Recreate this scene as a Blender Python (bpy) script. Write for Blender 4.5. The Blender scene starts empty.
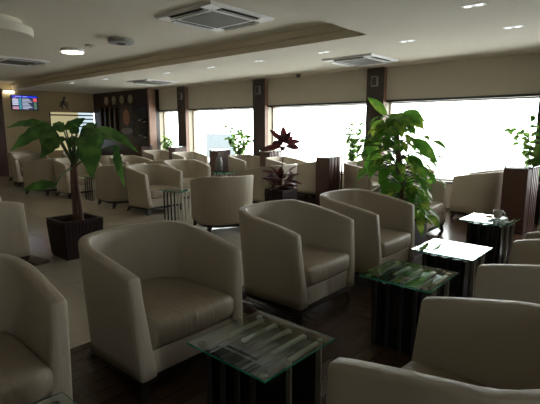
import bpy, bmesh, math, random
from math import sin, cos, pi, radians as R, sqrt
from mathutils import Vector, Matrix
C = bpy.context.scene.collection
S = bpy.context.scene
rnd = random.Random(7)

# ------------------------------------------------------------------ materials
def mat(name, col, rough=.5, metal=0., spec=.5, bump=None, var=None, emit=None, estr=0., bsc=None):
    m = bpy.data.materials.new(name); m.use_nodes = True
    nt = m.node_tree; b = nt.nodes['Principled BSDF']
    b.inputs['Base Color'].default_value = (*col, 1)
    b.inputs['Roughness'].default_value = rough
    b.inputs['Metallic'].default_value = metal
    b.inputs['Specular IOR Level'].default_value = spec
    if emit:
        b.inputs['Emission Color'].default_value = (*emit, 1)
        b.inputs['Emission Strength'].default_value = estr
    tc = None
    if var or bump:
        tc = nt.nodes.new('ShaderNodeTexCoord')
    if var:      # (scale, amount)
        n = nt.nodes.new('ShaderNodeTexNoise'); n.inputs['Scale'].default_value = var[0]; n.inputs['Detail'].default_value = 4
        r = nt.nodes.new('ShaderNodeMixRGB'); a = var[1]
        r.inputs[1].default_value = (*[c*(1-a) for c in col], 1); r.inputs[2].default_value = (*[min(1, c*(1+a)) for c in col], 1)
        nt.links.new(tc.outputs['Object'], n.inputs['Vector']); nt.links.new(n.outputs['Fac'], r.inputs[0]); nt.links.new(r.outputs[0], b.inputs['Base Color'])
    if bump:     # (scale, strength, distance)
        n = nt.nodes.new('ShaderNodeTexNoise'); n.inputs['Scale'].default_value = bump[0]; n.inputs['Detail'].default_value = 3
        u = nt.nodes.new('ShaderNodeBump'); u.inputs['Strength'].default_value = bump[1]; u.inputs['Distance'].default_value = bump[2]
        src = tc.outputs['Object']
        if bsc:
            mp = nt.nodes.new('ShaderNodeMapping'); mp.inputs['Scale'].default_value = bsc; nt.links.new(src, mp.inputs[0]); src = mp.outputs[0]
        nt.links.new(src, n.inputs['Vector']); nt.links.new(n.outputs['Fac'], u.inputs['Height']); nt.links.new(u.outputs['Normal'], b.inputs['Normal'])
    return m

def brick_mat(name, c1, c2, mortar, bw, bh, msize, rough, rot=0, offset=.5, grain=None, bumpd=.001, coat=0, spec=.5):
    m = bpy.data.materials.new(name); m.use_nodes = True; nt = m.node_tree; b = nt.nodes['Principled BSDF']
    tc = nt.nodes.new('ShaderNodeTexCoord'); mp = nt.nodes.new('ShaderNodeMapping'); mp.inputs['Rotation'].default_value = (0, 0, rot)
    br = nt.nodes.new('ShaderNodeTexBrick'); br.inputs['Scale'].default_value = 1; br.offset = offset
    br.inputs['Brick Width'].default_value = bw; br.inputs['Row Height'].default_value = bh; br.inputs['Mortar Size'].default_value = msize
    br.inputs['Color1'].default_value = (*c1, 1); br.inputs['Color2'].default_value = (*c2, 1); br.inputs['Mortar'].default_value = (*mortar, 1)
    nt.links.new(tc.outputs['Object'], mp.inputs[0]); nt.links.new(mp.outputs[0], br.inputs['Vector'])
    out = br.outputs['Color']
    if grain:
        mp2 = nt.nodes.new('ShaderNodeMapping'); mp2.inputs['Rotation'].default_value = (0, 0, rot); mp2.inputs['Scale'].default_value = grain[0]
        n = nt.nodes.new('ShaderNodeTexNoise'); n.inputs['Scale'].default_value = 1; n.inputs['Detail'].default_value = 5
        nt.links.new(tc.outputs['Object'], mp2.inputs[0]); nt.links.new(mp2.outputs[0], n.inputs['Vector'])
        rp = nt.nodes.new('ShaderNodeMapRange'); rp.inputs[1].default_value = .3; rp.inputs[2].default_value = .7; rp.inputs[3].default_value = 1-grain[1]; rp.inputs[4].default_value = 1+grain[1]
        nt.links.new(n.outputs['Fac'], rp.inputs[0])
        mx = nt.nodes.new('ShaderNodeVectorMath'); mx.operation = 'MULTIPLY'
        nt.links.new(out, mx.inputs[0]); nt.links.new(rp.outputs[0], mx.inputs[1]); out = mx.outputs[0]
    nt.links.new(out, b.inputs['Base Color'])
    u = nt.nodes.new('ShaderNodeBump'); u.inputs['Strength'].default_value = .6; u.inputs['Distance'].default_value = bumpd; u.invert = True
    nt.links.new(br.outputs['Fac'], u.inputs['Height']); nt.links.new(u.outputs['Normal'], b.inputs['Normal'])
    b.inputs['Roughness'].default_value = rough
    b.inputs['Specular IOR Level'].default_value = spec; b.inputs['Coat Weight'].default_value = coat; b.inputs['Coat Roughness'].default_value = .12
    return m

def leaf_mat(name, c1, c2, scale, trans=.45, rough=.35, thr=(.45, .6), spec=.5):
    m = bpy.data.materials.new(name); m.use_nodes = True; nt = m.node_tree; b = nt.nodes['Principled BSDF']
    o = nt.nodes['Material Output']
    tc = nt.nodes.new('ShaderNodeTexCoord'); n = nt.nodes.new('ShaderNodeTexNoise'); n.inputs['Scale'].default_value = scale; n.inputs['Detail'].default_value = 4
    rp = nt.nodes.new('ShaderNodeMapRange'); rp.inputs[1].default_value = thr[0]; rp.inputs[2].default_value = thr[1]
    mx = nt.nodes.new('ShaderNodeMixRGB'); mx.inputs[1].default_value = (*c1, 1); mx.inputs[2].default_value = (*c2, 1)
    nt.links.new(tc.outputs['Object'], n.inputs['Vector']); nt.links.new(n.outputs['Fac'], rp.inputs[0]); nt.links.new(rp.outputs[0], mx.inputs[0])
    nt.links.new(mx.outputs[0], b.inputs['Base Color']); b.inputs['Roughness'].default_value = rough; b.inputs['Specular IOR Level'].default_value = spec
    t = nt.nodes.new('ShaderNodeBsdfTranslucent'); nt.links.new(mx.outputs[0], t.inputs[0])
    ms = nt.nodes.new('ShaderNodeMixShader'); ms.inputs[0].default_value = trans
    nt.links.new(b.outputs[0], ms.inputs[1]); nt.links.new(t.outputs[0], ms.inputs[2]); nt.links.new(ms.outputs[0], o.inputs[0])
    return m

def glass_mat(name, col, rough=0.):
    m = bpy.data.materials.new(name); m.use_nodes = True; b = m.node_tree.nodes['Principled BSDF']
    b.inputs['Base Color'].default_value = (*col, 1); b.inputs['Roughness'].default_value = rough
    b.inputs['Transmission Weight'].default_value = 1; b.inputs['IOR'].default_value = 1.5
    return m

M = {}
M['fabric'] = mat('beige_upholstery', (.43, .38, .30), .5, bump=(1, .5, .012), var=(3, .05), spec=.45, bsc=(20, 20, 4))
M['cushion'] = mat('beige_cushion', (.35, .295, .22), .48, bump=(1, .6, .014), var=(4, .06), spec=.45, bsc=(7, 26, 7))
M['darkwood'] = mat('dark_wood', (.012, .008, .006), .32, var=(20, .3))
M['planter'] = mat('planter_wood', (.024, .011, .011), .6, spec=.25, var=(12, .25))
M['wenge'] = mat('wenge_wood', (.095, .042, .032), .45, var=(12, .25))
M['column'] = mat('dark_column_cladding', (.06, .045, .04), .5, var=(6, .2))
M['litside'] = mat('cladding_lit_tone', (.33, .20, .15), .55, var=(8, .15))  # cladding on right-facing sides, with the window light painted into its colour
M['wall'] = mat('beige_wallpaper', (.58, .545, .47), .85, bump=(60, .3, .004), var=(5, .04))
M['farwall'] = mat('cream_wall', (.84, .71, .48), .8, var=(2, .04))
M['ceil'] = mat('matte_ceiling_paint', (.68, .64, .55), .9, var=(1.2, .02))
M['cove'] = mat('tan_cove_paint', (.70, .63, .50), .85)
M['sill'] = mat('pale_window_reveal', (.62, .56, .44), .7)
M['white'] = mat('white_plastic', (.82, .83, .84), .45)
M['vase'] = mat('grey_stoneware', (.13, .13, .125), .5)
M['grey'] = mat('grey_plastic', (.30, .30, .30), .5)
M['darkgrey'] = mat('dark_grille', (.05, .05, .045), .6)
M['grille'] = mat('air_filter_mesh', (.075, .07, .055), .7, bump=(200, .5, .002))
M['black'] = mat('black_lacquer', (.008, .008, .009), .25)
M['ornament'] = mat('dull_grey_metal', (.14, .13, .12), .5)
M['darksteel'] = mat('dark_bronzed_metal', (.03, .027, .025), .45, metal=.4)
M['steel'] = mat('brushed_steel', (.55, .54, .52), .3, metal=1, var=(30, .1))
M['strip'] = mat('satin_aluminium', (.60, .57, .50), .45, metal=.6)
M['soil'] = mat('dark_potting_soil', (.02, .014, .01), .95, bump=(60, 1, .02))
M['tile'] = brick_mat('polished_floor_tile', (.50, .45, .37), (.48, .43, .35), (.36, .32, .27), .6, .6, .004, .13, offset=0, grain=((3, 3, 3), .06), bumpd=.0008)
M['wood'] = brick_mat('dark_wood_planks', (.070, .039, .024), (.060, .033, .020), (.022, .012, .008), 1.3, .11, .003, .22, rot=pi/2, grain=((2, 40, 2), .15), bumpd=.0006, spec=.3)
M['panel'] = brick_mat('dark_panelling', (.035, .016, .012), (.028, .013, .010), (.01, .005, .004), .6, .3, .006, .4, bumpd=.002)
M['trunk'] = mat('scarred_brown_stem', (.15, .082, .055), .8, bump=(35, 1, .02), var=(18, .5))
M['petiole'] = mat('green_stalk', (.05, .10, .025), .5)
M['leafdark'] = leaf_mat('dark_green_leaf', (.04, .11, .022), (.095, .21, .04), 6, trans=.35, rough=.42)
M['leafbright'] = leaf_mat('variegated_green_leaf', (.10, .28, .03), (.45, .60, .09), 5, trans=.5, thr=(.5, .68))
M['leafred'] = leaf_mat('burgundy_leaf', (.05, .018, .018), (.13, .02, .025), 8, trans=.3)
M['leafwin'] = leaf_mat('light_green_leaf', (.09, .20, .035), (.20, .34, .07), 8, trans=.5)
M['glass'] = glass_mat('green_tinted_glass', (.80, .93, .88))
M['glassedge'] = mat('green_glass_edge', (.04, .34, .22), .15)
M['cupglass'] = glass_mat('clear_cup_glass', (.95, .93, .85), .25); M['cupglass'].node_tree.nodes['Principled BSDF'].inputs['Transmission Weight'].default_value = .55
M['porcelain'] = mat('cream_porcelain', (.62, .60, .52), .25)
M['tea'] = mat('tea_bag_paper', (.35, .27, .12), .8)
M['lamp'] = mat('lit_lamp_diffuser', (.9, .85, .7), .5, emit=(1, .84, .56), estr=14)
M['downlight'] = mat('lit_downlight', (.9, .9, .9), .5, emit=(.9, .95, 1), estr=1.6)
M['frost'] = mat('lit_frosted_window', (.7, .65, .45), .6, emit=(.85, .74, .42), estr=.5)  # emission stands in for light coming through the frosted glass
M['frostwhite'] = mat('daylit_frosted_window', (.7, .72, .75), .6, emit=(.62, .78, .86), estr=1.1)  # glow stands in for daylight behind this pane
M['concrete'] = mat('pale_outdoor_paving', (.7, .7, .68), .9)
M['blueshape'] = mat('pale_blue_shape', (.088, .102, .108), .95, spec=.1)  # plain colour for the unidentified blue shape outdoors
M['tvblack'] = mat('television_bezel', (.01, .01, .012), .3)
def em(name, c, s): return mat(name, (0.02, 0.02, 0.02), .4, emit=c, estr=s)
M['e_blue'] = em('screen_blue', (.02, .05, .80), .9); M['e_white'] = em('screen_white', (.75, .80, 1), .8); M['e_red'] = em('screen_red', (.9, .12, .12), .9)
M['e_cyan'] = em('screen_teal', (.06, .38, .48), .8); M['e_dark'] = em('screen_dark', (.04, .05, .11), .8); M['e_pink'] = em('screen_pink', (.85, .45, .60), .8); M['e_green'] = em('screen_green', (.25, .6, .2), .7)
M['clockface'] = mat('ivory_clock_face', (.42, .38, .28), .4); M['brass'] = mat('brass_rim', (.35, .27, .14), .3, metal=1)
M['postbrown'] = mat('poster_brown_hair', (.10, .05, .04), .6); M['skin'] = mat('poster_skin_tone', (.5, .24, .17), .6); M['postdark'] = mat('poster_dark', (.03, .02, .025), .5); M['postpale'] = mat('poster_pale', (.3, .26, .3), .5)

# ------------------------------------------------------------------ helpers
def link(o, parent=None):
    C.objects.link(o)
    if parent is not None: o.parent = parent
    return o
def obj(name, bm, m, parent=None, smooth=False, bevel=0, seg=2):
    me = bpy.data.meshes.new(name); bm.normal_update()
    bmesh.ops.recalc_face_normals(bm, faces=bm.faces[:])
    bm.to_mesh(me); bm.free()
    for mm in (m if isinstance(m, (list, tuple)) else [m]): me.materials.append(mm)
    if smooth:
        for p in me.polygons: p.use_smooth = True
    o = bpy.data.objects.new(name, me); link(o, parent)
    if bevel:
        b = o.modifiers.new('bevel', 'BEVEL'); b.width = bevel; b.segments = seg; b.limit_method = 'ANGLE'; b.angle_limit = R(40)
    return o
def tag(o, label=None, cat=None, group=None, kind=None):
    if label: o['label'] = label
    if cat: o['category'] = cat
    if group: o['group'] = group
    if kind: o['kind'] = kind
    return o
def thing(name, label, cat, loc=(0, 0, 0), rz=0, group=None):
    o = bpy.data.objects.new(name, None); o.empty_display_size = .1
    link(o); o.location = loc; o.rotation_euler = (0, 0, rz)
    return tag(o, label, cat, group)
def struct(name, bm, m, label=None, parent=None, **k):
    o = obj(name, bm, m, parent, **k)
    if parent is None: tag(o, label, None, None, 'structure')
    return o
def bx(bm, x0, x1, y0, y1, z0, z1, mi=0):
    v = [bm.verts.new(p) for p in ((x0,y0,z0),(x1,y0,z0),(x1,y1,z0),(x0,y1,z0),(x0,y0,z1),(x1,y0,z1),(x1,y1,z1),(x0,y1,z1))]
    fs = [bm.faces.new([v[i] for i in f]) for f in ((3,2,1,0),(4,5,6,7),(0,1,5,4),(1,2,6,5),(2,3,7,6),(3,0,4,7))]
    for f in fs: f.material_index = mi
    return fs
def box(*a):
    bm = bmesh.new(); bx(bm, *a); return bm
def lathe(bm, prof, n=32, c=(0, 0, 0)):
    rings = []
    for r, z in prof:
        if r < 1e-5: rings.append([bm.verts.new((c[0], c[1], c[2]+z))])
        else: rings.append([bm.verts.new((c[0]+r*cos(2*pi*k/n), c[1]+r*sin(2*pi*k/n), c[2]+z)) for k in range(n)])
    for a, b in zip(rings, rings[1:]):
        for k in range(n):
            q = [a[k % len(a)], a[(k+1) % len(a)], b[(k+1) % len(b)], b[k % len(b)]]
            u = []
            for v in q:
                if v not in u: u.append(v)
            if len(u) > 2: bm.faces.new(u)
def tube(bm, pts, rad, n=8, cap=True):
    pts = [Vector(p) for p in pts]; rings = []
    if not isinstance(rad, (list, tuple)): rad = [rad]*len(pts)
    for i, p in enumerate(pts):
        d = (pts[min(i+1, len(pts)-1)] - pts[max(i-1, 0)]).normalized()
        a = d.orthogonal().normalized() if i == 0 else (a - d*a.dot(d)).normalized()
        b = d.cross(a)
        rings.append([bm.verts.new(p + rad[i]*(a*cos(2*pi*k/n) + b*sin(2*pi*k/n))) for k in range(n)])
    for r0, r1 in zip(rings, rings[1:]):
        for k in range(n): bm.faces.new((r0[k], r0[(k+1) % n], r1[(k+1) % n], r1[k]))
    if cap:
        bm.faces.new(rings[0]); bm.faces.new(rings[-1])
def frustum(bm, c0, c1, s0, s1):
    (x0, y0, z0), (x1, y1, z1) = c0, c1
    a = [bm.verts.new((x0+sx*s0, y0+sy*s0, z0)) for sx, sy in ((-1,-1),(1,-1),(1,1),(-1,1))]
    b = [bm.verts.new((x1+sx*s1, y1+sy*s1, z1)) for sx, sy in ((-1,-1),(1,-1),(1,1),(-1,1))]
    bm.faces.new(a[::-1]); bm.faces.new(b)
    for k in range(4): bm.faces.new((a[k], a[(k+1) % 4], b[(k+1) % 4], b[k]))
def children(o): return [c for c in bpy.data.objects if c.parent is o]
def copy_tree(o, parent=None, kids=None):
    kids = KIDS
    c = o.copy(); link(c, parent)
    for ch in kids.get(o, []): copy_tree(ch, c)
    return c
KIDS = {}
def index_kids(o):
    KIDS[o] = children(o)
    for k in KIDS[o]: index_kids(k)

# ------------------------------------------------------------------ the room
XF, XR, YB, YC, YW, YG = -15.7, 3.0, -3.5, 8.4, 8.51, 8.68      # far wall, right wall, back wall, column fronts, window wall, glass
ZC, ZR = 2.7, 2.9
WX = -2.94; WY = 6.9
struct('floor', box(XF, WX, YB, WY, -.05, 0), M['tile'], 'polished beige tiled floor of the aisle and the left of the lounge')
bm = bmesh.new(); bx(bm, WX, XR, YB, YW+.02, -.05, .0); bx(bm, XF, WX, WY, YW+.02, -.05, 0)
struct('floor.001', bm, M['wood'], 'dark wood plank floor under the front chairs and along the windows')
# ceiling: low border and raised tray
RX, RY = -3.12, 5.42
bm = bmesh.new()
bx(bm, XF, XR, RY, YW+.3, ZC, ZC+.3); bx(bm, RX, XR, YB, RY, ZC, ZC+.3)
struct('ceiling', bm, M['ceil'], 'pale dropped ceiling border along the windows')
struct('ceiling.001', box(XF, RX+.2, YB, RY+.2, ZR, ZR+.1), M['ceil'], 'pale raised ceiling tray')
bm = bmesh.new()
bx(bm, XF, RX+.004, RY-.004, RY, ZC+.0, ZC+.10); bx(bm, RX-.004, RX, YB, RY, ZC+.0, ZC+.10)
bx(bm, XF, RX-.06, RY-.07, RY-.06, ZC+.10, ZR); bx(bm, RX-.07, RX-.06, YB, RY-.06, ZC+.10, ZR)
bx(bm, XF, RX-.004, RY-.07, RY-.004, ZC+.095, ZC+.105); bx(bm, RX-.07, RX-.004, YB, RY-.07, ZC+.095, ZC+.105)
struct('trim_1', bm, M['cove'], 'tan two step cove edging of the raised ceiling tray')
# window wall
COL = [(-11.21, -10.82), (-8.07, -7.65), (-4.82, -4.43), (-1.68, -1.28), (1.9, 2.3)]
WIN = [(-12.3, -11.21), (-10.82, -8.07), (-7.65, -4.82), (-4.43, -1.68), (-1.28, 1.9)]
ZS, ZT = .5, 2.05
bm = bmesh.new()
bx(bm, XF, XR, YW, YW+.3, ZT, ZC); bx(bm, XF, XR, YW, YW+.3, -.05, ZS)
bx(bm, XF, WIN[0][0]-.001, YW, YW+.3, ZS, ZT); bx(bm, 2.3, XR, YW, YW+.3, ZS, ZT)
struct('wall_window_side', bm, M['wall'], 'beige papered wall above and below the windows')
for i, (a, b) in enumerate(COL):
    bm = bmesh.new(); bx(bm, a, b, YC, YW+.3, 0, ZC-.001)
    o = struct('trim_%d' % (i+2), bm, [M['column'], M['litside']], 'dark clad pilaster between two windows')
    for p in o.data.polygons:
        if p.normal.x > .9: p.material_index = 1  # right-facing side takes the tone with window light painted in
for i, (a, b) in enumerate(WIN):
    w = bpy.data.objects.new('window_%d' % (i+1), None); link(w); tag(w, 'wide bright window in the window wall', None, None, 'structure')
    bm = bmesh.new(); bx(bm, a, b, YW-.03, YW+.30, ZS-.03, ZS+.002); obj('window_sill', bm, M['darkwood'], w)
    bm = bmesh.new(); bx(bm, a-.001, a+.004, YW, YW+.17, ZS, ZT-.04); bx(bm, b-.004, b+.001, YW, YW+.17, ZS, ZT-.04); obj('window_reveal', bm, M['sill'], w)
    bm = bmesh.new(); bx(bm, a, b, YW-.015, YW+.2, ZT-.035, ZT+.005); obj('blind_box', bm, M['darkwood'], w)
    bm = bmesh.new(); bx(bm, a+.004, a+.03, YG-.01, YG+.03, ZS, ZT-.03); bx(bm, b-.03, b-.004, YG-.01, YG+.03, ZS, ZT-.03); bx(bm, a+.03, b-.03, YG-.01, YG+.03, ZS, ZS+.03); bx(bm, a+.03, b-.03, YG-.01, YG+.03, ZT-.06, ZT-.03)
    obj('window_frame', bm, M['sill'], w)
    bm = bmesh.new(); bx(bm, a+.03, b-.03, YG+.006, YG+.012, ZS+.03, ZT-.06)
    g = obj('window_pane', bm, None, w); g.data.materials.clear(); 
    if 'pane' not in M:
        m = bpy.data.materials.new('clear_window_glass'); m.use_nodes = True; nt = m.node_tree; nt.nodes.remove(nt.nodes['Principled BSDF'])
        t = nt.nodes.new('ShaderNodeBsdfTransparent'); t.inputs[0].default_value = (.97, .98, .98, 1); gl = nt.nodes.new('ShaderNodeBsdfGlossy'); gl.inputs['Roughness'].default_value = .02
        fr = nt.nodes.new('ShaderNodeFresnel'); fr.inputs[0].default_value = 1.15; mx = nt.nodes.new('ShaderNodeMixShader')
        nt.links.new(fr.outputs[0], mx.inputs[0]); nt.links.new(t.outputs[0], mx.inputs[1]); nt.links.new(gl.outputs[0], mx.inputs[2]); nt.links.new(mx.outputs[0], nt.nodes['Material Output'].inputs[0]); M['pane'] = m
    g.data.materials.append(M['pane'])
w = bpy.data.objects.new('window_6', None); link(w); tag(w, 'unseen window added in the wall right of the camera for extra daylight', None, None, 'structure')
bm = bmesh.new(); bx(bm, 3.08, 3.12, .2, .24, ZS, ZT); bx(bm, 3.08, 3.12, .71, .75, ZS, ZT); bx(bm, 3.08, 3.12, .24, .71, ZS, ZS+.04); bx(bm, 3.08, 3.12, .24, .71, ZT-.04, ZT); obj('window_frame', bm, M['sill'], w)  # unseen window, added to bring more daylight onto the near chairs
obj('window_pane', box(3.098, 3.104, .24, .71, ZS+.04, ZT-.04), M['pane'], w)
# clock wall: end panel in the lit cladding tone + dark panelling
bm = bmesh.new(); bx(bm, XF, -12.3, 8.08, YW, 0, ZC-.001)
o = struct('wall_clock_side', bm, [M['panel'], M['litside']], 'dark wood panelled wall carrying the clocks')
bm = bmesh.new(); bx(bm, -12.3, -12.22, 8.08, 8.32, 0, ZC-.001); struct('trim_8', bm, M['litside'], 'wood end panel beside the first window, daylight painted into its reddish colour')
# far wall with frosted window
bm = bmesh.new()
bx(bm, XF-.2, XF, YB, 6.5, -.05, ZR+.1); bx(bm, XF-.2, XF, 6.5, YW+.3, 2.03, ZR+.1); bx(bm, XF-.2, XF, 6.5, YW+.3, -.05, .75)
struct('wall_far', bm, M['farwall'], 'cream far wall with the flight screen')
w = bpy.data.objects.new('window_7', None); link(w); tag(w, 'frosted striped internal window in the far wall', None, None, 'structure')
obj('frosted_pane', box(XF-.06, XF-.04, 6.5, 7.5, .75, 2.03), M['frost'], w)
obj('frosted_pane', box(XF-.06, XF-.04, 7.5, 8.08, .75, 2.03), M['frostwhite'], w)
bm = bmesh.new()
for k in range(4): bx(bm, XF-.04, XF-.02, 7.35 if k else 6.5, 8.08, 1.96-.13*k-.045, 1.96-.13*k)
bx(bm, XF-.04, XF-.01, 6.5, 6.54, .75, 2.03)
obj('window_stripes', bm, M['wenge'], w)
struct('trim_9', box(XF, XF+.1, 4.2, 5.08, 0, ZC), M['wenge'], 'dark wood panel at the left end of the far wall')
struct('wall_back', box(XF, XR, YB-.2, YB, -.05, ZR+.1), M['wall'], 'beige wall behind the camera')
bm = bmesh.new(); RW0, RW1 = .2, .75  # opening cut for the added window
bx(bm, XR, XR+.2, YB-.2, RW0, -.05, ZR+.1); bx(bm, XR, XR+.2, RW1, YW+.3, -.05, ZR+.1); bx(bm, XR, XR+.2, RW0, RW1, -.05, ZS); bx(bm, XR, XR+.2, RW0, RW1, ZT, ZR+.1)
struct('wall_right', bm, M['wall'], 'beige wall to the right of the camera')
# outside
o = obj('terrace', box(-40, 30, YW+.31, 60, -.3, -.1), M['concrete']); tag(o, 'pale sunlit terrace outside the windows', None, None, 'structure')
o = obj('outdoor_blue_shape', box(-18.9, -17.0, 16, 16.3, -.1, 1.2), M['blueshape'], bevel=.02); tag(o, 'unidentified pale blue shape outside beyond the second window, built as a low wall', 'wall')

# ------------------------------------------------------------------ tub chair
def tub_path(z, n=22):
    """half open D in plan, from the -y arm tip round the back to the +y arm tip; grows with height"""
    k = z/.75
    hw = .395 + .036*k; xf = .385 - .045*k**1.5; xb = -.37 - .055*k; xc = -.04
    pts = []
    na = 7
    for i in range(na):
        t = i/na; y = -hw*(1-.035*(1-t)**1.5*0); pts.append((xf + (xc-xf)*t, -hw + .012*(1-t)))
    for i in range(n+1):
        a = -pi/2 + pi*i/n
        p = 2/2.5
        pts.append((xc - (xc-xb)*abs(cos(a))**p, hw*(1 if sin(a) > 0 else -1)*abs(sin(a))**p))
    for i in range(na-1, -1, -1):
        t = i/na; pts.append((xf + (xc-xf)*t, hw - .012*(1-t)))
    return pts
def make_chair():
    root = thing('tub_chair', 'x', 'chair')
    NS = len(tub_path(.1)); zs_o = [.13, .2, .32, .45, .57, 1]
    def topz(i):
        t = i/(NS-1); t = min(t, 1-t)*2          # 0 tip, 1 back centre
        return .715 + .11*min(1, (t/.62))**.85
    def normals(pts):
        out = []
        for i in range(len(pts)):
            a = pts[max(i-1, 0)]; b = pts[min(i+1, len(pts)-1)]
            d = Vector((b[0]-a[0], b[1]-a[1])).normalized(); out.append(Vector((-d.y, d.x)))  # inward
        return out
    cache = {}
    def P(i, z, off):
        k = round(z, 4)
        if k not in cache:
            p = tub_path(z); cache[k] = (p, normals(p))
        p, n = cache[k]; return Vector((p[i][0], p[i][1], z)) - 0*n[i].to_3d() + off*Vector((n[i].x, n[i].y, 0))*SGN
    # inward sign test
    SGN = 1
    q = tub_path(.4); nn = normals(q); mid = NS//2
    if (Vector((q[mid][0], 0)) + nn[mid]*.1).x < q[mid][0]: SGN = -1
    def section(i, grow=0, sc=1., dx=0.):
        T = topz(i); r = .017; th = .074; c = th/2
        prof = []
        lv = [.13, .2, .32, .45, .57]
        for z in lv: prof.append((0, z))
        prof.append((0, T-r*1.3))
        for a in (30, 60, 90): prof.append((r-r*cos(R(a)), T-r*1.3+r*1.3*sin(R(a))))
        for a in (90, 60, 30): prof.append((th-r+r*cos(R(a)), T-r*1.3+r*1.3*sin(R(a))))
        prof.append((th, T-r*1.3))
        for z in (.57, .45, .32, .2, .13): prof.append((th+.034*(1-(z-.1)/.5), z))
        vs = []
        for off, z in prof:
            w = .012*sin(pi*min(1, max(0, (z-.1)/.62)))*0
            zz = z
            if sc < 1:
                off = c + (off-c)*sc; zz = z if z < T-.03 else T-.03 + (z-T+.03)*sc - (1-sc)*.006
            v = P(i, zz, off); v.x += dx; vs.append(v)
        return vs
    bm = bmesh.new(); rings = []
    first = [(0, .45, .014), (0, .78, .010), (0, .94, .004)]
    for i, sc, dx in first: rings.append([bm.verts.new(v) for v in section(i, 0, sc, dx)])
    for i in range(NS): rings.append([bm.verts.new(v) for v in section(i)])
    for i, sc, dx in first[::-1]: rings.append([bm.verts.new(v) for v in section(NS-1, 0, sc, dx)])
    n = len(rings[0])
    for a, b in zip(rings, rings[1:]):
        for k in range(n): bm.faces.new((a[k], a[(k+1) % n], b[(k+1) % n], b[k]))
    bm.faces.new(rings[0]); bm.faces.new(rings[-1][::-1])
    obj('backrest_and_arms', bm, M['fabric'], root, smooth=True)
    # seat cushion : inner D
    def cushion(off, xf, z, bulge=0):
        p = [P(i, .4, off) for i in range(NS)]
        out = [Vector((min(v.x, xf), v.y, z)) for v in p]
        out[0].x = out[-1].x = xf
        m = 8
        y0, y1 = out[-1].y, out[0].y
        for k in range(1, m): 
            t = k/m; out.append(Vector((xf + bulge*sin(pi*t), y0 + (y1-y0)*t, z)))
        return out
    bm = bmesh.new(); rings = []
    for off, xf, z in ((.125, .33, .272), (.100, .358, .278), (.092, .372, .30), (.090, .378, .35), (.090, .376, .395), (.096, .364, .42), (.115, .34, .434), (.17, .28, .440), (.26, .18, .446)):
        rings.append([bm.verts.new(v) for v in cushion(off, xf, z, .018)])
    n = len(rings[0])
    for a, b in zip(rings, rings[1:]):
        for k in range(n): bm.faces.new((a[k], a[(k+1) % n], b[(k+1) % n], b[k]))
    bm.faces.new(rings[0][::-1]); bm.faces.new(rings[-1])
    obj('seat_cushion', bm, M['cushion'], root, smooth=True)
    bm = bmesh.new(); bx(bm, -.25, .368, -.335, .335, .13, .272)
    obj('seat_base', bm, M['fabric'], root, smooth=False, bevel=.008)
    # dark base frame
    bm = bmesh.new(); lo = []; hi = []
    pts = [P(i, .13, .008) for i in range(NS)]
    for z, L in ((.092, lo), (.1305, hi)):
        for v in pts: L.append(bm.verts.new((v.x-.006, v.y, z)))
    bm.faces.new(lo[::-1]); bm.faces.new(hi)
    for k in range(len(lo)):
        j = (k+1) % len(lo); bm.faces.new((lo[k], lo[j], hi[j], hi[k]))
    obj('base_frame', bm, M['darkwood'], root)
    for lx, ly, sx, sy in ((.325, -.345, .035, -.02), (.325, .345, .035, .02), (-.265, -.29, -.06, -.045), (-.265, .29, -.06, .045)):
        bm = bmesh.new(); frustum(bm, (lx+sx, ly+sy, 0), (lx, ly, .095), .017, .032)
        obj('leg', bm, M['darkwood'], root)
    return root
proto = make_chair(); index_kids(proto)
G1, G2, G3, G4 = ('front row of tub chairs facing the glass tables', 'tub chairs opposite the front row', 'tub chairs grouped on the tiled floor', 'tub chairs along the windows')
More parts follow.
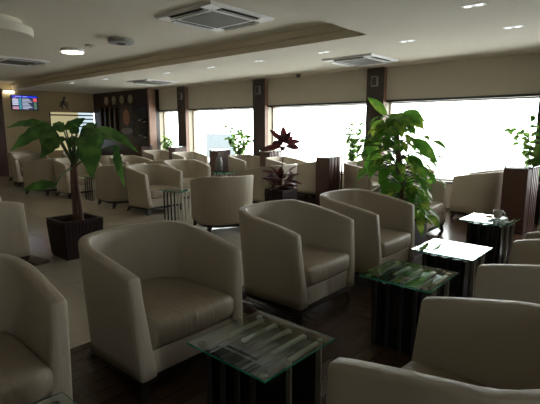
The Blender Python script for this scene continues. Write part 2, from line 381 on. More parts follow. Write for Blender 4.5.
CH = [
 (-2.38, .44, 0, 'beige tub chair cut off at the bottom left corner, nearest to the camera', G1),
 (-2.40, 1.60, 0, 'large beige tub chair in the left foreground beside the striped glass table', G1),
 (-2.36, 2.95, 0, 'beige tub chair second from the left foreground, standing on dark wood floor', G1),
 (-2.30, 4.05, 0, 'beige tub chair in front of the tall bright green plant', G1),
 (-2.75, 6.15, 2, 'beige tub chair half hidden to the right of the tall bright green plant', G1),
 (-.44, 1.60, 180, 'beige tub chair at the bottom edge on the right, closest of the right-hand row', G2),
 (-.41, 3.07, 180, 'beige tub chair on the right, behind the closest one of the right-hand row', G2),
 (-.40, 4.17, 180, 'beige tub chair at the right edge across from the table with a white glare', G2),
 (-.64, 5.75, 188, 'beige tub chair at the right edge beside the table holding the cup', G2),
 (-2.28, 7.9, 180, 'beige tub chair turned away, beside the tall wooden pedestal under the right window', G4),
 (-5.50, 1.42, 88, 'pale tub chair cut by the left edge, standing near the square wooden planter', G3),
 (-4.95, 4.50, 155, 'beige tub chair with its back to the camera in the middle of the tiled floor', G3),
 (-7.02, 4.65, 2, 'beige tub chair facing forward behind the square planter, left of the steel-legged table', G3),
 (-8.0, 4.62, 172, 'beige tub chair seen from behind between the big drooping leaf and the forward facing chair', G3),
 (-9.9, 4.6, 0, 'beige tub chair partly hidden by the stem of the planter tree', G3),
 (-10.75, 4.35, 195, 'grey-looking tub chair seen from behind at far left, left of the planter stem', G3),
 (-12.7, 4.65, -8, 'beige tub chair facing right at the far left edge, small in the distance', G3),
 (-7.55, 5.80, -12, 'beige tub chair facing forward, behind and right of the steel-legged table', G3),
 (-8.45, 5.95, 180, 'beige tub chair whose low back shows behind the forward facing chairs on the tiles', G3),
 (-5.68, 6.46, 180, 'beige tub chair seen from behind, left of the dark red plant', G3),
 (-9.75, 5.85, 10, 'beige tub chair with bright arm edge seen right of the big drooping leaf', G3),
 (-10.9, 5.8, 180, 'beige tub chair in the distance behind the leaves of the planter tree', G3),
 (-12.6, 5.95, -10, 'beige tub chair below the flight screen against the far wall, farther right one', G3),
 (-13.9, 5.0, 20, 'darker tub chair below the flight screen against the far wall, farther left one', G3),
 (-11.65, 7.97, 0, 'small distant tub chair in front of the potted plant at the narrow first window', G4),
 (-10.15, 7.95, -3, 'small distant tub chair in front of the second window, left end', G4),
 (-7.87, 7.97, -2, 'beige tub chair under the leafy plant of the second window', G4),
 (-6.62, 7.97, 0, 'beige tub chair behind the dark red plant, under the left part of the third window', G4),
 (-5.72, 7.97, 180, 'grey-looking tub chair turned away, right of the dark red plant under the third window', G4),
 (-4.50, 7.95, -6, 'beige tub chair under the small light green plant, right end of the third window', G4),
 (-3.62, 7.95, 5, 'beige tub chair mostly hidden behind the tall bright green plant', G4),
]
for i, (x, y, h, lab, g) in enumerate(CH):
    o = proto if i == 0 else copy_tree(proto)
    o.location = (x, y, 0); o.rotation_euler = (0, 0, R(h)); tag(o, lab, 'chair', g)

# ------------------------------------------------------------------ glass side tables
def make_table(core=True):
    root = thing('side_table', 'x', 'table')
    s = .25
    bm = bmesh.new(); bx(bm, -s, s, -s, s, .49, .50)
    g = obj('glass_top', bm, [M['glass'], M['glassedge']], root)
    for p in g.data.polygons:
        if abs(p.normal.z) < .5: p.material_index = 1
    for sx in (-1, 1):
        for sy in (-1, 1):
            bm = bmesh.new(); lathe(bm, [(0, .478), (.016, .478), (.016, .49), (0, .49)], 16, (sx*.2, sy*.2, 0)); obj('support_pad', bm, M['steel'], root, smooth=False)
    for k in range(5):
        x = -.19 + k*.095
        bm = bmesh.new(); y0, y1, w, t = -.03, .215, .013, .013
        bx(bm, x-w, x+w, y0, y1, .4622, .474); bx(bm, x-w, x+w, y1-t, y1, 0, .4622)
        if k in (0, 4) or not core: bx(bm, x-w, x+w, y0, y0+t, 0, .4622)
        obj('steel_frame', bm, M['strip'], root, bevel=.001, seg=1)
    for k in range(4):
        x = -.1425 + k*.095
        bm = bmesh.new(); y0, y1, w, t = -.215, .06, .012, .014
        bx(bm, x-w, x+w, y0, y1, .4622, .472); bx(bm, x-w, x+w, y0, y0+t, 0, .4622)
        obj('black_frame', bm, M['darksteel'], root, bevel=.001, seg=1)
    if core: obj('dark_core', box(-.176, .176, -.19, .20, .01, .462), M['black'], root, bevel=.003)
    return root
tp = make_table(); index_kids(tp); tq = make_table(False); index_kids(tq)
TB = [(-1.365, 1.47, 0, 'low glass-topped table with five pale metal strips, beside the large foreground chair', ),
 (-1.27, 2.88, 0, 'low glass-topped table mirroring the green plant, second from the foreground'),
 (-1.29, 3.75, 0, 'low glass-topped table with a bright white window glare on its top'),
 (-1.43, 5.30, 0, 'low glass-topped table holding the glass cup and saucer'),
 (-1.40, .40, 0, 'low glass-topped table cut off at the bottom edge beside the nearest chair'),
 (-6.02, 4.50, 0, 'low table with a row of steel legs between two chairs on the tiles'),
 (-7.75, 7.0, 0, 'low table hidden behind chairs, carrying the grey vase below the second window'),
 (-9.0, 4.62, 0, 'distant low table with thin steel legs behind the planter tree stem'),
 (-11.75, 4.6, 0, 'farthest low table with steel legs at the far left of the tiles')]
for i, t in enumerate(TB):
    o = tp if i == 0 else tq if i == 5 else copy_tree(tp if i < 5 else tq)
    o.location = (t[0], t[1], 0); tag(o, t[3], 'table', 'glass topped side tables')

# cup and saucer
cx, cy = -1.36, 5.33
t = thing('tea_cup', 'small glass tea cup standing on its cream saucer', 'cup', (cx, cy, .5125))
bm = bmesh.new(); lathe(bm, [(0, 0), (.030, 0), (.042, .014), (.050, .088), (.047, .088), (.039, .018), (.028, .007), (0, .007)], 28); obj('cup_bowl', bm, M['cupglass'], t, smooth=True)
bm = bmesh.new(); tube(bm, [(.046, 0, .074), (.066, 0, .072), (.074, 0, .05), (.062, 0, .028), (.043, 0, .026)], .0045, 8); obj('cup_handle', bm, M['cupglass'], t, smooth=True)
bm = bmesh.new(); lathe(bm, [(0, 0), (.06, 0), (.10, .014), (.099, .018), (.06, .006), (0, .006)], 32)
o = obj('saucer', bm, M['porcelain'], None, smooth=True); o.location = (cx, cy, .502); tag(o, 'round cream saucer under the glass cup', 'saucer')
bm = bmesh.new(); bx(bm, -.03, .03, -.02, .02, 0, .012); o = obj('sugar_sachet', bm, M['tea'], None, bevel=.004); o.location = (cx-.075, cy-.06, .5225); o.rotation_euler = (0.25, -.1, .5); tag(o, 'small brown sachet on the saucer rim beside the cup', 'sachet')

# ------------------------------------------------------------------ wooden pedestals
def make_pedestal():
    root = thing('slatted_pedestal', 'x', 'pedestal')
    obj('cabinet_body', box(-.19, .13, -.19, .19, 0, .93), M['wenge'], root, bevel=.004)
    obj('glass_lid', box(-.2, .2, -.2, .2, .955, .963), M['glass'], root)
    for k in range(4):
        y = -.17 + k*.11
        bm = bmesh.new(); bx(bm, .135, .15, y-.02, y+.02, .93, .955); bx(bm, .175, .19, y-.02, y+.02, 0, .955); bx(bm, .13, .19, y-.02, y+.02, .93, .945)
        obj('upright_slat', bm, M['wenge'], root)
    for k, (a, b) in enumerate(((-.17, -.17), (.17, -.17), (-.17, .17), (.17, .17))):
        bm = bmesh.new(); lathe(bm, [(0, .93), (.014, .93), (.014, .955), (0, .955)], 12, (a, b, 0)); obj('support_pad', bm, M['steel'], root)
    return root
pp = make_pedestal(); index_kids(pp)
PD = [(-1.60, 7.30, 0, 'tall reddish-brown wooden pedestal under the right window, behind the cup table'),
 (-4.99, 7.36, 0, 'dark wooden pedestal between the two chairs under the third window'),
 (-8.55, 7.69, 0, 'dark wooden pedestal with pale slats below the second window'),
 (-10.93, 8.15, 0, 'low-showing pedestal at the foot of the pilaster by the narrow window'),
 (-7.25, 8.17, 0, 'pedestal at the foot of the pilaster above the dark red leaves'),
 (-12.3, 7.9, 0, 'pedestal in front of the dark clock wall')]
for i, t in enumerate(PD):
    o = pp if i == 0 else copy_tree(pp)
    o.location = (t[0], t[1], 0); tag(o, t[3], 'pedestal', 'tall wooden pedestals near the windows')
bm = bmesh.new(); lathe(bm, [(0, 0), (.07, 0), (.085, .04), (.085, .25), (.06, .30), (.065, .33), (.055, .33), (.05, .30), (0, .28)], 24)
o = obj('floor_vase', bm, M['vase'], None, smooth=True); o.name = 'vase'; o.location = (-7.80, 6.98, .502); tag(o, 'grey vase in front of the slatted pedestal below the second window', 'vase')

# ------------------------------------------------------------------ planters
def planter(label, loc, s0, s1, h, ribs=True, m=None):
    root = thing('square_planter', label, 'planter', loc)
    m = m or M['planter']
    bm = bmesh.new()
    o_ = [bm.verts.new((sx*s0, sy*s0, 0)) for sx, sy in ((-1,-1),(1,-1),(1,1),(-1,1))]
    t_ = [bm.verts.new((sx*s1, sy*s1, h)) for sx, sy in ((-1,-1),(1,-1),(1,1),(-1,1))]
    i_ = [bm.verts.new((sx*(s1-.03), sy*(s1-.03), h)) for sx, sy in ((-1,-1),(1,-1),(1,1),(-1,1))]
    b_ = [bm.verts.new((sx*(s1-.035), sy*(s1-.035), h-.12)) for sx, sy in ((-1,-1),(1,-1),(1,1),(-1,1))]
    bm.faces.new(o_[::-1]); bm.faces.new(b_)
    for A, B in ((o_, t_), (t_, i_), (i_, b_)):
        for k in range(4): bm.faces.new((A[k], A[(k+1) % 4], B[(k+1) % 4], B[k]))
    obj('planter_box', bm, m, root)
    bm = bmesh.new(); n = 11
    for side in range(4):
        a = side*pi/2; rot = Matrix.Rotation(a, 4, 'Z')
        for k in range(n):
            u = -1 + (k+.5)*2/n; w = .8*s1/n
            f = len(bm.verts)
            vs = []
            for z, s in ((.03, s0 + (s1-s0)*.07), (h-.035, s1-(s1-s0)*.08)):
                for d in (0, .008):
                    vs.append([(u*s-w, -s-d, z), (u*s+w, -s-d, z)])
            V = [bm.verts.new(rot @ Vector(p)) for row in vs for p in row]
            for q in ((2, 3, 7, 6), (0, 1, 3, 2), (4, 5, 7, 6), (0, 2, 6, 4), (1, 3, 7, 5)): bm.faces.new([V[j] for j in q])
    obj('planter_slats', bm, m, root)
    bm = bmesh.new(); bx(bm, -s1+.036, s1-.036, -s1+.036, s1-.036, h-.119, h-.07); obj('soil', bm, M['soil'], root)
    return root
planter('tapered square dark wood planter holding the broad-leaved tree on the tiles', (-5.22, 2.36, 0), .205, .235, .45)
planter('dark square planter under the tall bright green plant', (-2.27, 4.95, 0), .18, .19, .45)
planter('dark square planter under the dark red plant', (-5.04, 5.95, 0), .195, .205, .45)

# ------------------------------------------------------------------ plants
def leaf(bm, base, tip, w, up=(0, 0, 1), sag=.1, fold=.25, shape='heart', n=8, wav=0.):
    base, tip, up = Vector(base), Vector(tip), Vector(up)
    d = tip-base; L = d.length; dn = d/L
    side = dn.cross(up)
    if side.length < .05: side = dn.orthogonal()
    side.normalize(); nrm = side.cross(dn).normalized()
    rows = []
    for i in range(n+1):
        t = i/n
        if shape == 'heart': f = (sin(pi*min(1, t*.93+.07))**.75)*(1.15-.55*t) if t < 1 else 0
        elif shape == 'lance': f = sin(pi*(t*.96+.02))**.9 if 0 < t < 1 else .05
        else: f = sin(pi*(.08+.9*t))**.7
        f = max(f, .02)
        mid = base + d*t + nrm*(sag*L*sin(pi*t))
        hw = w/2*f*(1+wav*sin(t*22))
        row = []
        for s in (-1, -.5, 0, .5, 1):
            row.append(bm.verts.new(mid + side*(hw*s) + nrm*(fold*hw*(abs(s)) + (wav*.25*w*sin(t*17+s*2) if abs(s) == 1 else 0))))
        rows.append(row)
    for a, b in zip(rows, rows[1:]):
        for k in range(4): bm.faces.new((a[k], a[k+1], b[k+1], b[k]))
def bez(a, b, c, n=8):
    a, b, c = Vector(a), Vector(b), Vector(c)
    return [a*(1-t)**2 + b*2*t*(1-t) + c*t*t for t in [i/n for i in range(n+1)]]
# broad-leaved tree
t = thing('broad_leaved_plant', 'tall indoor tree with bare brown stem and huge dark green leaves, in the tapered planter', 'plant', (-5.2, 2.36, .38))
O = Vector((-5.2, 2.36, .38))
bm = bmesh.new()
tube(bm, [Vector(p)-O for p in ((-5.17, 2.36, .34), (-5.19, 2.36, .6), (-5.24, 2.38, .85), (-5.25, 2.40, 1.08))], [.040, .032, .030, .028], 12)
tube(bm, [Vector(p)-O for p in ((-5.11, 2.39, .34), (-5.13, 2.40, .55), (-5.2, 2.41, .8), (-5.22, 2.42, 1.05))], [.03, .026, .024, .018], 10)
obj('stem', bm, M['trunk'], t, smooth=True)
CR = Vector((-5.25, 2.41, 1.04))
LV = [((-5.63, 2.30, 1.53), (-5.72, 1.90, 1.24), .17, .06, (.9, -.3, .5)),
 ((-5.62, 2.32, 1.53), (-6.2, 2.02, 1.49), .15, .08, (.5, -.45, .75)),
 ((-5.50, 2.30, 1.52), (-5.48, 2.16, 1.24), .19, .1, (1, -.6, .3)),
 ((-5.58, 2.47, 1.46), (-5.79, 2.44, 1.56), .15, .1, (.3, -.6, .7)),
 ((-5.03, 2.54, 1.50), (-4.72, 2.36, .95), .31, .10, (.75, -.6, .5)),
 ((-5.02, 2.62, 1.50), (-4.50, 2.82, 1.22), .13, .12, (.1, -.6, .8)),
 ((-4.82, 2.72, 1.30), (-4.57, 2.66, .84), .11, .05, (.5, -.8, .2)),
 ((-5.10, 2.12, .87), (-5.30, 1.84, .82), .14, .1, (.7, -.3, .6)),
 ((-5.57, 2.49, 1.48), (-5.66, 2.75, 1.58), .15, .1, (.7, -.5, .6)),
 ((-5.45, 2.70, 1.42), (-5.70, 2.95, 1.38), .18, .1, (.3, -.3, .9)),
 ((-5.30, 2.70, 1.38), (-5.25, 3.05, 1.30), .22, .1, (.3, -.5, .9)),
 ((-5.35, 2.30, 1.38), (-5.30, 2.06, 1.16), .18, .1, (.8, -.5, .4)),
 ((-5.18, 2.5, 1.42), (-5.12, 2.66, 1.55), .14, .1, (.7, -.6, .3)),
 ((-5.50, 2.60, 1.46), (-5.58, 2.56, 1.58), .11, .1, (.7, -.6, .3)), ((-5.28, 2.48, 1.44), (-5.20, 2.38, 1.56), .12, .1, (.7, -.6, .3)), ((-5.46, 2.42, 1.38), (-5.56, 2.30, 1.30), .10, .1, (.7, -.6, .3)), ((-5.15, 2.62, 1.40), (-5.00, 2.70, 1.50), .12, .1, (.7, -.6, .3)),
 ((-5.22, 2.52, 1.36), (-5.08, 2.40, 1.25), .11, .1, (.7, -.6, .3)), ((-5.40, 2.52, 1.40), (-5.36, 2.42, 1.25), .12, .1, (.7, -.6, .3)), ((-5.32, 2.62, 1.44), (-5.22, 2.72, 1.55), .13, .1, (.7, -.6, .3)),
 ((-5.44, 2.50, 1.50), (-5.40, 2.66, 1.62), .12, .1, (.7, -.6, .3)), ((-5.12, 2.46, 1.30), (-5.02, 2.42, 1.12), .12, .1, (.7, -.6, .3))]
bm = bmesh.new(); bp = bmesh.new()
for b, tp_, w, sag, up in LV:
    leaf(bm, Vector(b)-O, Vector(tp_)-O, w, up, sag, .22, 'heart', 18, .09)
    c = (CR + Vector(b))/2 + Vector((0, 0, .08)); tube(bp, [p-O for p in bez(CR, c, b)], [.011]*5+[.009]*4, 6)
obj('foliage', bm, M['leafdark'], t, smooth=True); obj('leaf_stalks', bp, M['petiole'], t, smooth=True)
# tall bright plant
t = thing('climbing_plant', 'tall bright green variegated plant on a pole in front of the right windows', 'plant', (-2.27, 4.95, .37))
O = Vector((-2.27, 5.0, .37))
bm = bmesh.new(); tube(bm, [(0, 0, -.02), (-.09, 0, .6), (-.185, 0.01, 1.25)], [.035, .035, .03], 10); obj('support_pole', bm, M['trunk'], t, smooth=True)
bm = bmesh.new(); bp = bmesh.new(); rr = random.Random(11)
special = [((-.12, .02, 1.28), (-.36, .05, 1.50), .13), ((.10, 0, 1.30), (.36, -.05, 1.12), .26), ((.02, 0, 1.30), (.14, -.15, 1.02), .22), ((.2, .02, 1.0), (.46, .0, .74), .17),
           ((-.1, -.05, 1.2), (-.25, -.12, .98), .22), ((-.2, 0, 1.0), (-.48, .0, .78), .20), ((-.2, 0, .8), (-.45, -.05, .58), .22), ((.16, -.04, .82), (.36, -.1, .55), .15),
           ((.1, -.1, .3), (.24, -.14, .08), .10), ((.24, -.12, .12), (.29, -.2, -.06), .09)]
for b, tp_, w in special:
    leaf(bm, b, tp_, w, (.5, -.8, .6), .1, .2, 'heart', 10, .03)
    tube(bp, bez((0, 0, max(.1, b[2]-.12)), (b[0]*.5, b[1]*.5, b[2]+.02), b, 5), .006, 5)
for k in range(270):
    z = rr.uniform(.1, 1.28); a = rr.uniform(0, 2*pi)
    rmax = .22 + .22*sin(pi*min(1, max(0, (z)/1.35)))**.6
    if z > 1.1: rmax = .24
    r = rmax*rr.uniform(.25, 1.0)
    b = Vector((cos(a)*r, sin(a)*r, z)); L = rr.uniform(.09, .17)
    tp_ = b + Vector((cos(a+rr.uniform(-.5, .5))*L*.75, sin(a+rr.uniform(-.5, .5))*L*.75, -L*rr.uniform(.35, 1.1)))
    leaf(bm, b, tp_, L*rr.uniform(.6, .85), (rr.uniform(-.2, .5), rr.uniform(-.5, .1), 1), .1, .2, 'heart', 7, .02)
    tube(bp, bez((0, 0, max(.05, z-.12)), b*.5 + Vector((0, 0, z*.5+.03)), b, 4), .005, 4)
for q in (bm, bp):
    for v in q.verts: v.co.x -= .15*v.co.z
obj('foliage', bm, M['leafbright'], t, smooth=True); obj('leaf_stalks', bp, M['petiole'], t, smooth=True)
# dark red plant
t = thing('red_leaved_plant', 'slender plant with dark burgundy leaves in two tufts before the third window', 'plant', (-5.04, 5.95, .37))
bm = bmesh.new(); tube(bm, [(0, 0, 0), (.02, .0, .45), (.05, .04, .98)], [.012, .010, .008], 8); obj('stem', bm, M['trunk'], t, smooth=True)
bm = bmesh.new(); rr = random.Random(5)
for zc, zr, nL, Lr, lo in ((.18, .10, 44, (.22, .46), -.25), (.88, .08, 5, (.12, .18), -.2)):
    for k in range(nL):
        a = 2*pi*k/nL*2.4 + rr.uniform(-.3, .3); z = zc + rr.uniform(-zr, zr); L = rr.uniform(*Lr); e = rr.uniform(lo, .75)
        b = Vector((.04*z+cos(a)*.01, sin(a)*.01, z)); tp_ = b + Vector((cos(a)*L*cos(e), sin(a)*L*cos(e), L*sin(e)))
        leaf(bm, b.lerp(tp_, .1), tp_, rr.uniform(.075, .12), (0, -.5, 1), .08, .3, 'lance', 7)
for r_, z, d_, w in ((-.02, 1.16, 0, .12), (-.25, 1.10, .05, .09), (-.22, .86, -.1, .12), (.16, .98, .1, .10), (.28, .90, -.05, .10), (.27, .78, .08, .12), (-.42, .74, -.08, .12), (-.05, .74, -.2, .10), (.12, 1.08, -.15, .10), (-.12, 1.02, .18, .10)):
    b = Vector((.04, .03, .86 if z > .8 else .82)); tp_ = Vector((.04+r_*.747-d_*.66, .03+r_*.665+d_*.75, z))
    leaf(bm, b.lerp(tp_, .08), tp_, w, (.5, -.7, .5), .06, .25, 'lance', 8)
obj('foliage', bm, M['leafred'], t, smooth=True)
# window plants
def window_plant(x, y, z0, h, rad, seed, label, n=90, pot=True):
    t = thing('window_plant', label, 'plant', (x, y, z0), 0, 'potted plants on the window sills')
    rr = random.Random(seed)
    if pot:
        bm = bmesh.new(); lathe(bm, [(0, 0), (.06, 0), (.078, .12), (.085, .12), (.085, .14), (.07, .14), (.07, .12), (0, .115)], 20); obj('pot', bm, M['wenge'], t, smooth=False)
    bm = bmesh.new(); bs = bmesh.new()
    ns = 12
    for s in range(ns):
        a = 2*pi*s/ns + rr.uniform(-.3, .3); top = Vector((cos(a)*rad*rr.uniform(.25, 1.15), sin(a)*.10*rr.uniform(.4, 1), h*rr.uniform(.6, 1)))
        pts = bez((0, 0, .1), (top.x*.2, top.y*.2, top.z*.6), top, 8); tube(bs, pts, .005, 5)
        for k in range(2*n//ns):
            p = pts[rr.randint(2, 8)]; a2 = rr.uniform(0, 2*pi); L = rr.uniform(.065, .12); e = rr.uniform(-.7, .6)
            q = p + Vector((cos(a2)*L*cos(e), sin(a2)*L*.6*cos(e), L*sin(e)))
            leaf(bm, p, q, L*.75, (0, -.9, .7), .1, .2, 'oval', 4)
    obj('stems', bs, M['petiole'], t); obj('foliage', bm, M['leafwin'], t, smooth=True)
YP = 8.60
window_plant(-8.74, 8.56, ZS, 1.02, .55, 1, 'loose leafy plant on the sill of the second window', 170)
window_plant(-5.22, 8.56, ZS, 1.12, .22, 2, 'small light green plant on the sill at the right end of the third window', 80)
window_plant(-11.98, 8.56, ZS, .72, .38, 3, 'low leafy plant on the sill of the narrow first window', 90)
window_plant(-1.60, 8.18, ZS+.0, 1.15, .42, 4, 'leafy plant at the right edge behind the reddish pedestal', 110)
planter('narrow planter standing beneath the leafy plant at the right edge', (-1.60, 8.18, 0), .13, .14, .5-.0)

# ------------------------------------------------------------------ ceiling fittings
def cassette(label, loc, s, rz=0):
    t = thing('ceiling_air_conditioner', label, 'air conditioner', loc, rz, 'square ceiling air conditioners')
    h = s/2
    bm = bmesh.new(); v0 = [bm.verts.new((sx*h, sy*h, 0)) for sx, sy in ((-1,-1),(1,-1),(1,1),(-1,1))]; v1 = [bm.verts.new((sx*(h-.03), sy*(h-.03), -.03)) for sx, sy in ((-1,-1),(1,-1),(1,1),(-1,1))]
    bm.faces.new(v0); bm.faces.new(v1[::-1])
    for k in range(4): bm.faces.new((v0[k], v0[(k+1) % 4], v1[(k+1) % 4], v1[k]))
    obj('panel', bm, M['white'], t)
    g = h*.58
    bm = bmesh.new(); bx(bm, -g-.035, g+.035, -g-.035, g+.035, -.038, -.029); obj('grille_frame', bm, M['white'], t, bevel=.003)
    bm = bmesh.new(); bx(bm, -g, g, -g, g, -.041, -.037); obj('intake_grille', bm, M['grille'], t)
    for k in range(4):
        rt = Matrix.Rotation(k*pi/2, 4, 'Z')
        bm = bmesh.new(); bx(bm, -g*1.0, g*1.0, g+.06, h-.055, -.034, -.029); bm.transform(rt); obj('air_slot', bm, M['darkgrey'], t)
        bm = bmesh.new(); bx(bm, -g*1.0, g*1.0, -.02, .02, -.003, .003); bm.transform(rt @ Matrix.Translation((0, (g+.06+h-.055)/2+.015, -.045)) @ Matrix.Rotation(R(-28), 4, 'X')); obj('louvre', bm, M['white'], t)
cassette('large square air conditioner in the raised ceiling, top centre left', (-4.55, 4.05, ZR), 1.10)
cassette('square air conditioner in the low ceiling near the third pilaster', (-4.30, 7.25, ZC), 1.0)
cassette('square air conditioner in the low ceiling near the clock wall', (-10.35, 7.0, ZC), .98)
cassette('square air conditioner in the raised ceiling at the far left', (-10.5, 3.78, ZR), 1.0)
def disc(name, label, cat, loc, parts, group=None):
    t = thing(name, label, cat, loc, 0, group)
    for nm, prof, m in parts:
        bm = bmesh.new(); lathe(bm, prof, 40); obj(nm, bm, m, t, smooth=False)
    return t
disc('ceiling_lamp', 'round lit ceiling lamp glowing warm white', 'lamp', (-8.27, 3.92, ZR), [
 ('housing', [(0, 0), (.20, 0), (.21, -.02), (.20, -.05), (.195, -.05), (0, -.05)], M['white']),
 ('diffuser', [(0, -.0505), (.185, -.0505), (.18, -.06), (.10, -.064), (0, -.065)], M['lamp'])])
disc('ceiling_speaker', 'round unlit grey ceiling fitting right of the lit lamp', 'ceiling fitting', (-6.75, 4.0, ZR), [
 ('housing', [(0, 0), (.19, 0), (.20, -.02), (.20, -.06), (.19, -.07), (0, -.07)], M['grey']),
 ('centre_cap', [(0, -.0705), (.07, -.0705), (.06, -.085), (0, -.09)], M['darkgrey'])])
disc('ceiling_rosette', 'large round two-tier white ceiling fixture at the top left edge', 'ceiling fixture', (-6.8, 2.12, ZR), [
 ('upper_tier', [(0, 0), (.40, 0), (.40, -.09), (0, -.09)], M['ceil']),
 ('lower_tier', [(0, -.09), (.52, -.09), (.53, -.10), (.53, -.19), (.52, -.20), (0, -.20)], M['ceil'])])
disc('smoke_detector', 'small flat detector in the raised ceiling between the lamp and the grey fitting', 'detector', (-7.6, 3.93, ZR), [('detector_body', [(0, 0), (.09, 0), (.085, -.02), (0, -.03)], M['ceil']), ('sensor_cap', [(0, -.0305), (.03, -.0305), (0, -.04)], M['grey'])])
disc('dome_camera', 'small dark dome camera on the ceiling above the third window', 'camera', (-6.45, 8.2, ZC), [('camera_base', [(0, 0), (.06, 0), (.06, -.03), (0, -.03)], M['grey']), ('camera_dome', [(0, -.0305), (.05, -.0305), (.045, -.06), (.02, -.08), (0, -.082)], M['black'])])
def downlight(x, y, label):
    t = thing('downlight', label, 'downlight', (x, y, ZC), 0, 'twin recessed ceiling spotlights')
    bm = bmesh.new(); bx(bm, -.11, .11, -.055, .055, -.004, 0); obj('trim_plate', bm, M['white'], t)
    for s in (-1, 1):
        bm = bmesh.new(); lathe(bm, [(0, -.0045), (.032, -.0045), (.030, -.0075), (0, -.0078)], 18, (s*.055, 0, 0)); obj('spot_bulb', bm, M['downlight'], t)
for x, y, l in ((-1.62, 4.85, 'twin recessed spotlight nearest the top right of the ceiling'), (-1.58, 6.17, 'twin recessed spotlight at the right edge above the right window'), (-2.92, 6.16, 'twin recessed spotlight above the tall bright green plant'),
   (-4.33, 6.15, 'twin recessed spotlight just left of the square air conditioner by the third pilaster'), (-5.75, 6.15, 'twin recessed spotlight above the middle of the third window'), (-7.05, 6.14, 'twin recessed spotlight beyond the raised ceiling edge, above the second pilaster'),
   (-8.5, 6.12, 'twin recessed spotlight in line before the second window'), (-10.7, 5.85, 'distant twin recessed spotlight left of the far air conditioner'), (-12.3, 5.75, 'farthest twin recessed spotlight near the clock wall')):
    downlight(x, y, l)
# wall lit panel near tv
t = thing('wall_light', 'short lit strip light above the flight screen', 'lamp', (XF+.03, 5.30, 2.60))
obj('light_housing', box(-.03, .0, -.16, .16, 0, .06), M['white'], t); obj('light_tube', box(0, .03, -.15, .15, -.01, .04), mat('lit_strip', (.9, .9, .8), .5, emit=(1, .85, .6), estr=8), t)
# speakers on pilasters
for (a, b), l in zip(COL[:4], ('small pale wall speaker high on the leftmost dark pilaster', 'small pale wall speaker high on the pilaster between second and third window', 'small pale wall speaker high on the pilaster above the bright green plant', 'small pale wall speaker high on the pilaster at the right edge')):
    c = (a+b)/2
    t = thing('wall_speaker', l, 'speaker', (c, YC, 2.33), 0, 'small speakers on the pilasters')
    obj('speaker_case', box(-.07, .07, -.06, 0, 0, .2), M['grey'], t, bevel=.008); obj('speaker_grille', box(-.05, .05, -.066, -.06, .02, .18), M['grille'], t)

# ------------------------------------------------------------------ far wall things
t = thing('flight_screen', 'wall television showing a coloured flight timetable', 'television', (XF+.06, 5.34, 2.06))
W, Hh = .80, .47
obj('screen_bezel', box(-.06, 0, 0, W, 0, Hh), M['tvblack'], t, bevel=.004)
def cell(nm, y0, y1, z0, z1, m): obj(nm, box(0.001, .004, y0, y1, z0, z1), m, t)
cell('screen_header', .02, W-.02, .395, Hh-.015, M['e_blue'])
cell('screen_background', .02, W-.02, .02, .395, M['e_dark'])
def cells(nm, L, m):
    bm = bmesh.new()
    for y0, y1, z0, z1 in L: bx(bm, .004, .006, y0, y1, z0, z1)
    obj(nm, bm, m, t)
cells('flight_column', [(.03, .21, .16+.05*k, .20+.05*k) for k in range(4)], M['e_white'])
cells('flight_column', [(.03, .21, .03+.045*k, .065+.045*k) for k in range(2)]+[(.06, .16, .365, .385)], M['e_pink'])
cells('time_column', [(.23, .29, .03, .385)], M['e_cyan'])
cells('destination_column', [(.32, .50+.04*((k*7) % 4), .04+.043*k, .06+.043*k) for k in range(8)]+[(.35, .48, .42, .435), (.12, .3, .42, .435)], M['e_white'])
cells('status_column', [(.66, .77, .28, .385)], M['e_red'])
cells('gate_column', [(.68, .75, .05+.045*k, .07+.045*k) for k in range(5)], M['e_green'])
# wall figure ornament
t = thing('wall_ornament', 'small dark metal figure ornament on the cream wall above the frosted window', 'ornament', (XF+.02, 6.98, 2.14))
bm = bmesh.new()
tube(bm, [(0, -.02, 0), (0, -.05, .12), (0, .0, .22), (0, .03, .32)], [.018, .030, .045, .025], 8); tube(bm, [(0, .14, .0), (0, .09, .12), (0, .02, .2)], [.018, .030, .040], 8); tube(bm, [(0, .0, .28), (0, -.09, .20), (0, -.12, .06)], .018, 8); tube(bm, [(0, .03, .29), (0, .13, .22), (0, .18, .10)], .018, 8)
obj('figure_body', bm, M['ornament'], t, smooth=True)
bm = bmesh.new(); bmesh.ops.create_uvsphere(bm, u_segments=14, v_segments=10, radius=.045, matrix=Matrix.Translation((0, .05, .37))); obj('figure_head', bm, M['ornament'], t, smooth=True)
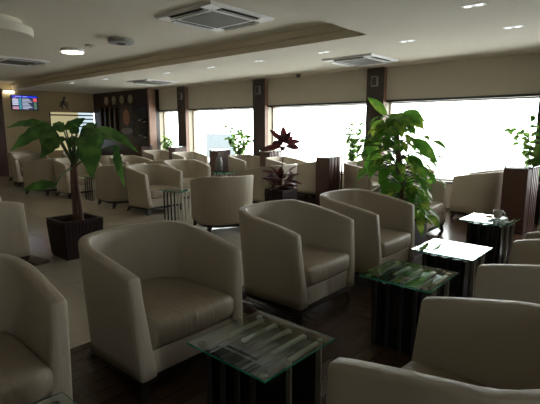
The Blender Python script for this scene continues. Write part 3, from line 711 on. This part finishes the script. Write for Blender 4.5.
# clocks
for k, (x, hh) in enumerate(((-14.74, 2), (-14.24, 5), (-13.74, 9), (-13.22, 11))):
    t = thing('wall_clock', ('leftmost', 'second', 'third', 'rightmost')[k] + ' of the four round clocks on the dark panelled wall', 'clock', (x, 8.08, 2.42), 0, 'round clocks on the panelled wall')
    rx = Matrix.Rotation(R(90), 4, 'X')
    bm = bmesh.new(); lathe(bm, [(0, 0), (.14, 0), (.145, .02), (.135, .035), (.125, .03), (0, .03)], 40); bm.transform(rx); obj('clock_rim', bm, M['brass'], t, smooth=False)
    bm = bmesh.new(); lathe(bm, [(0, .0305), (.122, .0305), (.122, .033), (0, .033)], 40); bm.transform(rx); obj('clock_dial', bm, M['clockface'], t)
    for q in range(12):
        pass
    bm = bmesh.new()
    for q in range(12):
        a = q*pi/6; mtx = Matrix.Rotation(a, 4, 'Y'); 
        b2 = bmesh.new(); bx(b2, -.004, .004, -.036, -.0335, .095, .112); b2.transform(mtx)
        me = bpy.data.meshes.new('tmp'); b2.to_mesh(me); b2.free(); bm.from_mesh(me); bpy.data.meshes.remove(me)
    obj('hour_marks', bm, M['black'], t)
    for nm, L, a in (('hour_hand', .06, hh*pi/6+.26), ('minute_hand', .09, pi)):
        bm = bmesh.new(); bx(bm, -.005, .005, -.039, -.037, -.015, L); bm.transform(Matrix.Rotation(a, 4, 'Y')); obj(nm, bm, M['black'], t)
# portrait poster
t = thing('portrait_poster', 'dark poster of a person\'s face on the clock wall', 'poster', (-13.55, 8.077, 1.28))
obj('poster_sheet', box(-.42, .42, -.01, 0, 0, .98), M['postdark'], t)
def blob(nm, cx_, cz, rx_, rz_, m, y=-.012):
    bm = bmesh.new(); n = 28
    f = [bm.verts.new((cx_+rx_*cos(2*pi*k/n), y, cz+rz_*sin(2*pi*k/n))) for k in range(n)]; b = [bm.verts.new((v.co.x, y+.002, v.co.z)) for v in f]
    bm.faces.new(f); bm.faces.new(b[::-1])
    for k in range(n): bm.faces.new((f[k], f[(k+1) % n], b[(k+1) % n], b[k]))
    obj(nm, bm, m, t)
blob('printed_shoulders', .02, .12, .36, .11, M['postpale'], -.012); blob('printed_hair', .0, .62, .25, .33, M['postbrown'], -.0135); blob('printed_face', .03, .56, .18, .27, M['skin'], -.016)
blob('printed_eye', -.05, .65, .025, .012, M['postdark'], -.018); blob('printed_eye', .09, .65, .025, .012, M['postdark'], -.018); blob('printed_mouth', .02, .47, .05, .014, M['postdark'], -.018)
# display shelves right and left of the poster
t = thing('display_niche', 'dark shelf niche right of the portrait poster', 'shelf', (-12.70, 8.077, 1.2))
bm = bmesh.new(); bx(bm, -.36, .36, -.02, 0, 0, .98); obj('niche_back', bm, M['black'], t)
for z in (0, .48, .96): obj('niche_shelf', box(-.38, .38, -.16, -.02, z, z+.025), M['wenge'], t)
for x, z, l in ((-12.62, 1.705, 'small steel model on the upper shelf of the dark niche'), (-12.60, 1.225, 'small steel model on the lower shelf of the dark niche')):
    bm = bmesh.new(); tube(bm, [(-.14, 0, .03), (-.05, 0, .045), (.08, 0, .06), (.14, 0, .08)], [.008, .022, .02, .006], 10); tube(bm, [(0, -.045, .05), (0, .045, .05)], .008, 8); bx(bm, -.03, .03, -.02, .02, 0, .035)
    o = obj('model_ornament', bm, M['steel'], None, smooth=True); o.location = (x, 8.0, z); tag(o, l, 'ornament')
t = thing('display_niche', 'tall dark slotted niche left of the portrait poster', 'shelf', (-14.62, 8.077, 1.2))
bm = bmesh.new(); bx(bm, -.5, .5, -.015, 0, 0, .98); obj('niche_back', bm, M['black'], t)
for k in range(4): obj('niche_divider', box(-.5+k*.32, -.46+k*.32, -.08, -.015, 0, .98), M['wenge'], t)
# low dark plate under the pale chair at the left edge
bm = bmesh.new(); bmesh.ops.create_cone(bm, cap_ends=True, segments=4, radius1=.1, radius2=.1, depth=.01); bm.free()
o = obj('floor_plate', box(-.34, .34, -.09, .09, 0, .035), M['wenge'], None, bevel=.03, seg=3); o.location = (-5.42, 1.86, 0) ; o.rotation_euler = (0, 0, R(8)); tag(o, 'low dark board on the tiles before the pale chair at the left edge', 'floor board')

# ------------------------------------------------------------------ light
w = bpy.data.worlds.new('daylight'); S.world = w; w.use_nodes = True
bg = w.node_tree.nodes['Background']; bg.inputs[0].default_value = (.97, 1, .985, 1); bg.inputs[1].default_value = 11.5
for i, (a, b) in enumerate(WIN):
    l = bpy.data.lights.new('window_portal', 'AREA'); l.shape = 'RECTANGLE'; l.size = b-a; l.size_y = ZT-ZS; l.cycles.is_portal = True
    o = bpy.data.objects.new('window_portal', l); link(o); o.location = ((a+b)/2, YG+.06, (ZS+ZT)/2); o.rotation_euler = (R(-90), 0, 0)

l = bpy.data.lights.new('window_portal', 'AREA'); l.shape = 'RECTANGLE'; l.size = .55; l.size_y = ZT-ZS; l.cycles.is_portal = True
o = bpy.data.objects.new('window_portal', l); link(o); o.location = (3.16, .475, (ZS+ZT)/2); o.rotation_euler = (R(90), 0, R(90))  # portal of the added right-hand window

# ------------------------------------------------------------------ camera
cam = bpy.data.cameras.new('camera'); cam.sensor_width = 36; cam.lens = 448/540*36; cam.clip_start = .05
co = bpy.data.objects.new('camera', cam); link(co); co.location = (0, 0, 1.5); co.rotation_euler = (R(90-9.38), 0, R(90-48.3)); S.camera = co
S.view_settings.view_transform = 'Standard'; S.view_settings.look = 'None'; S.view_settings.gamma = 1; S.view_settings.exposure = 0
S.view_settings.use_curve_mapping = False
S.cycles.max_bounces = 12; S.cycles.diffuse_bounces = 8; S.cycles.glossy_bounces = 5; S.cycles.transmission_bounces = 8
S.cycles.sample_clamp_indirect = 6; S.cycles.caustics_reflective = False; S.cycles.caustics_refractive = False
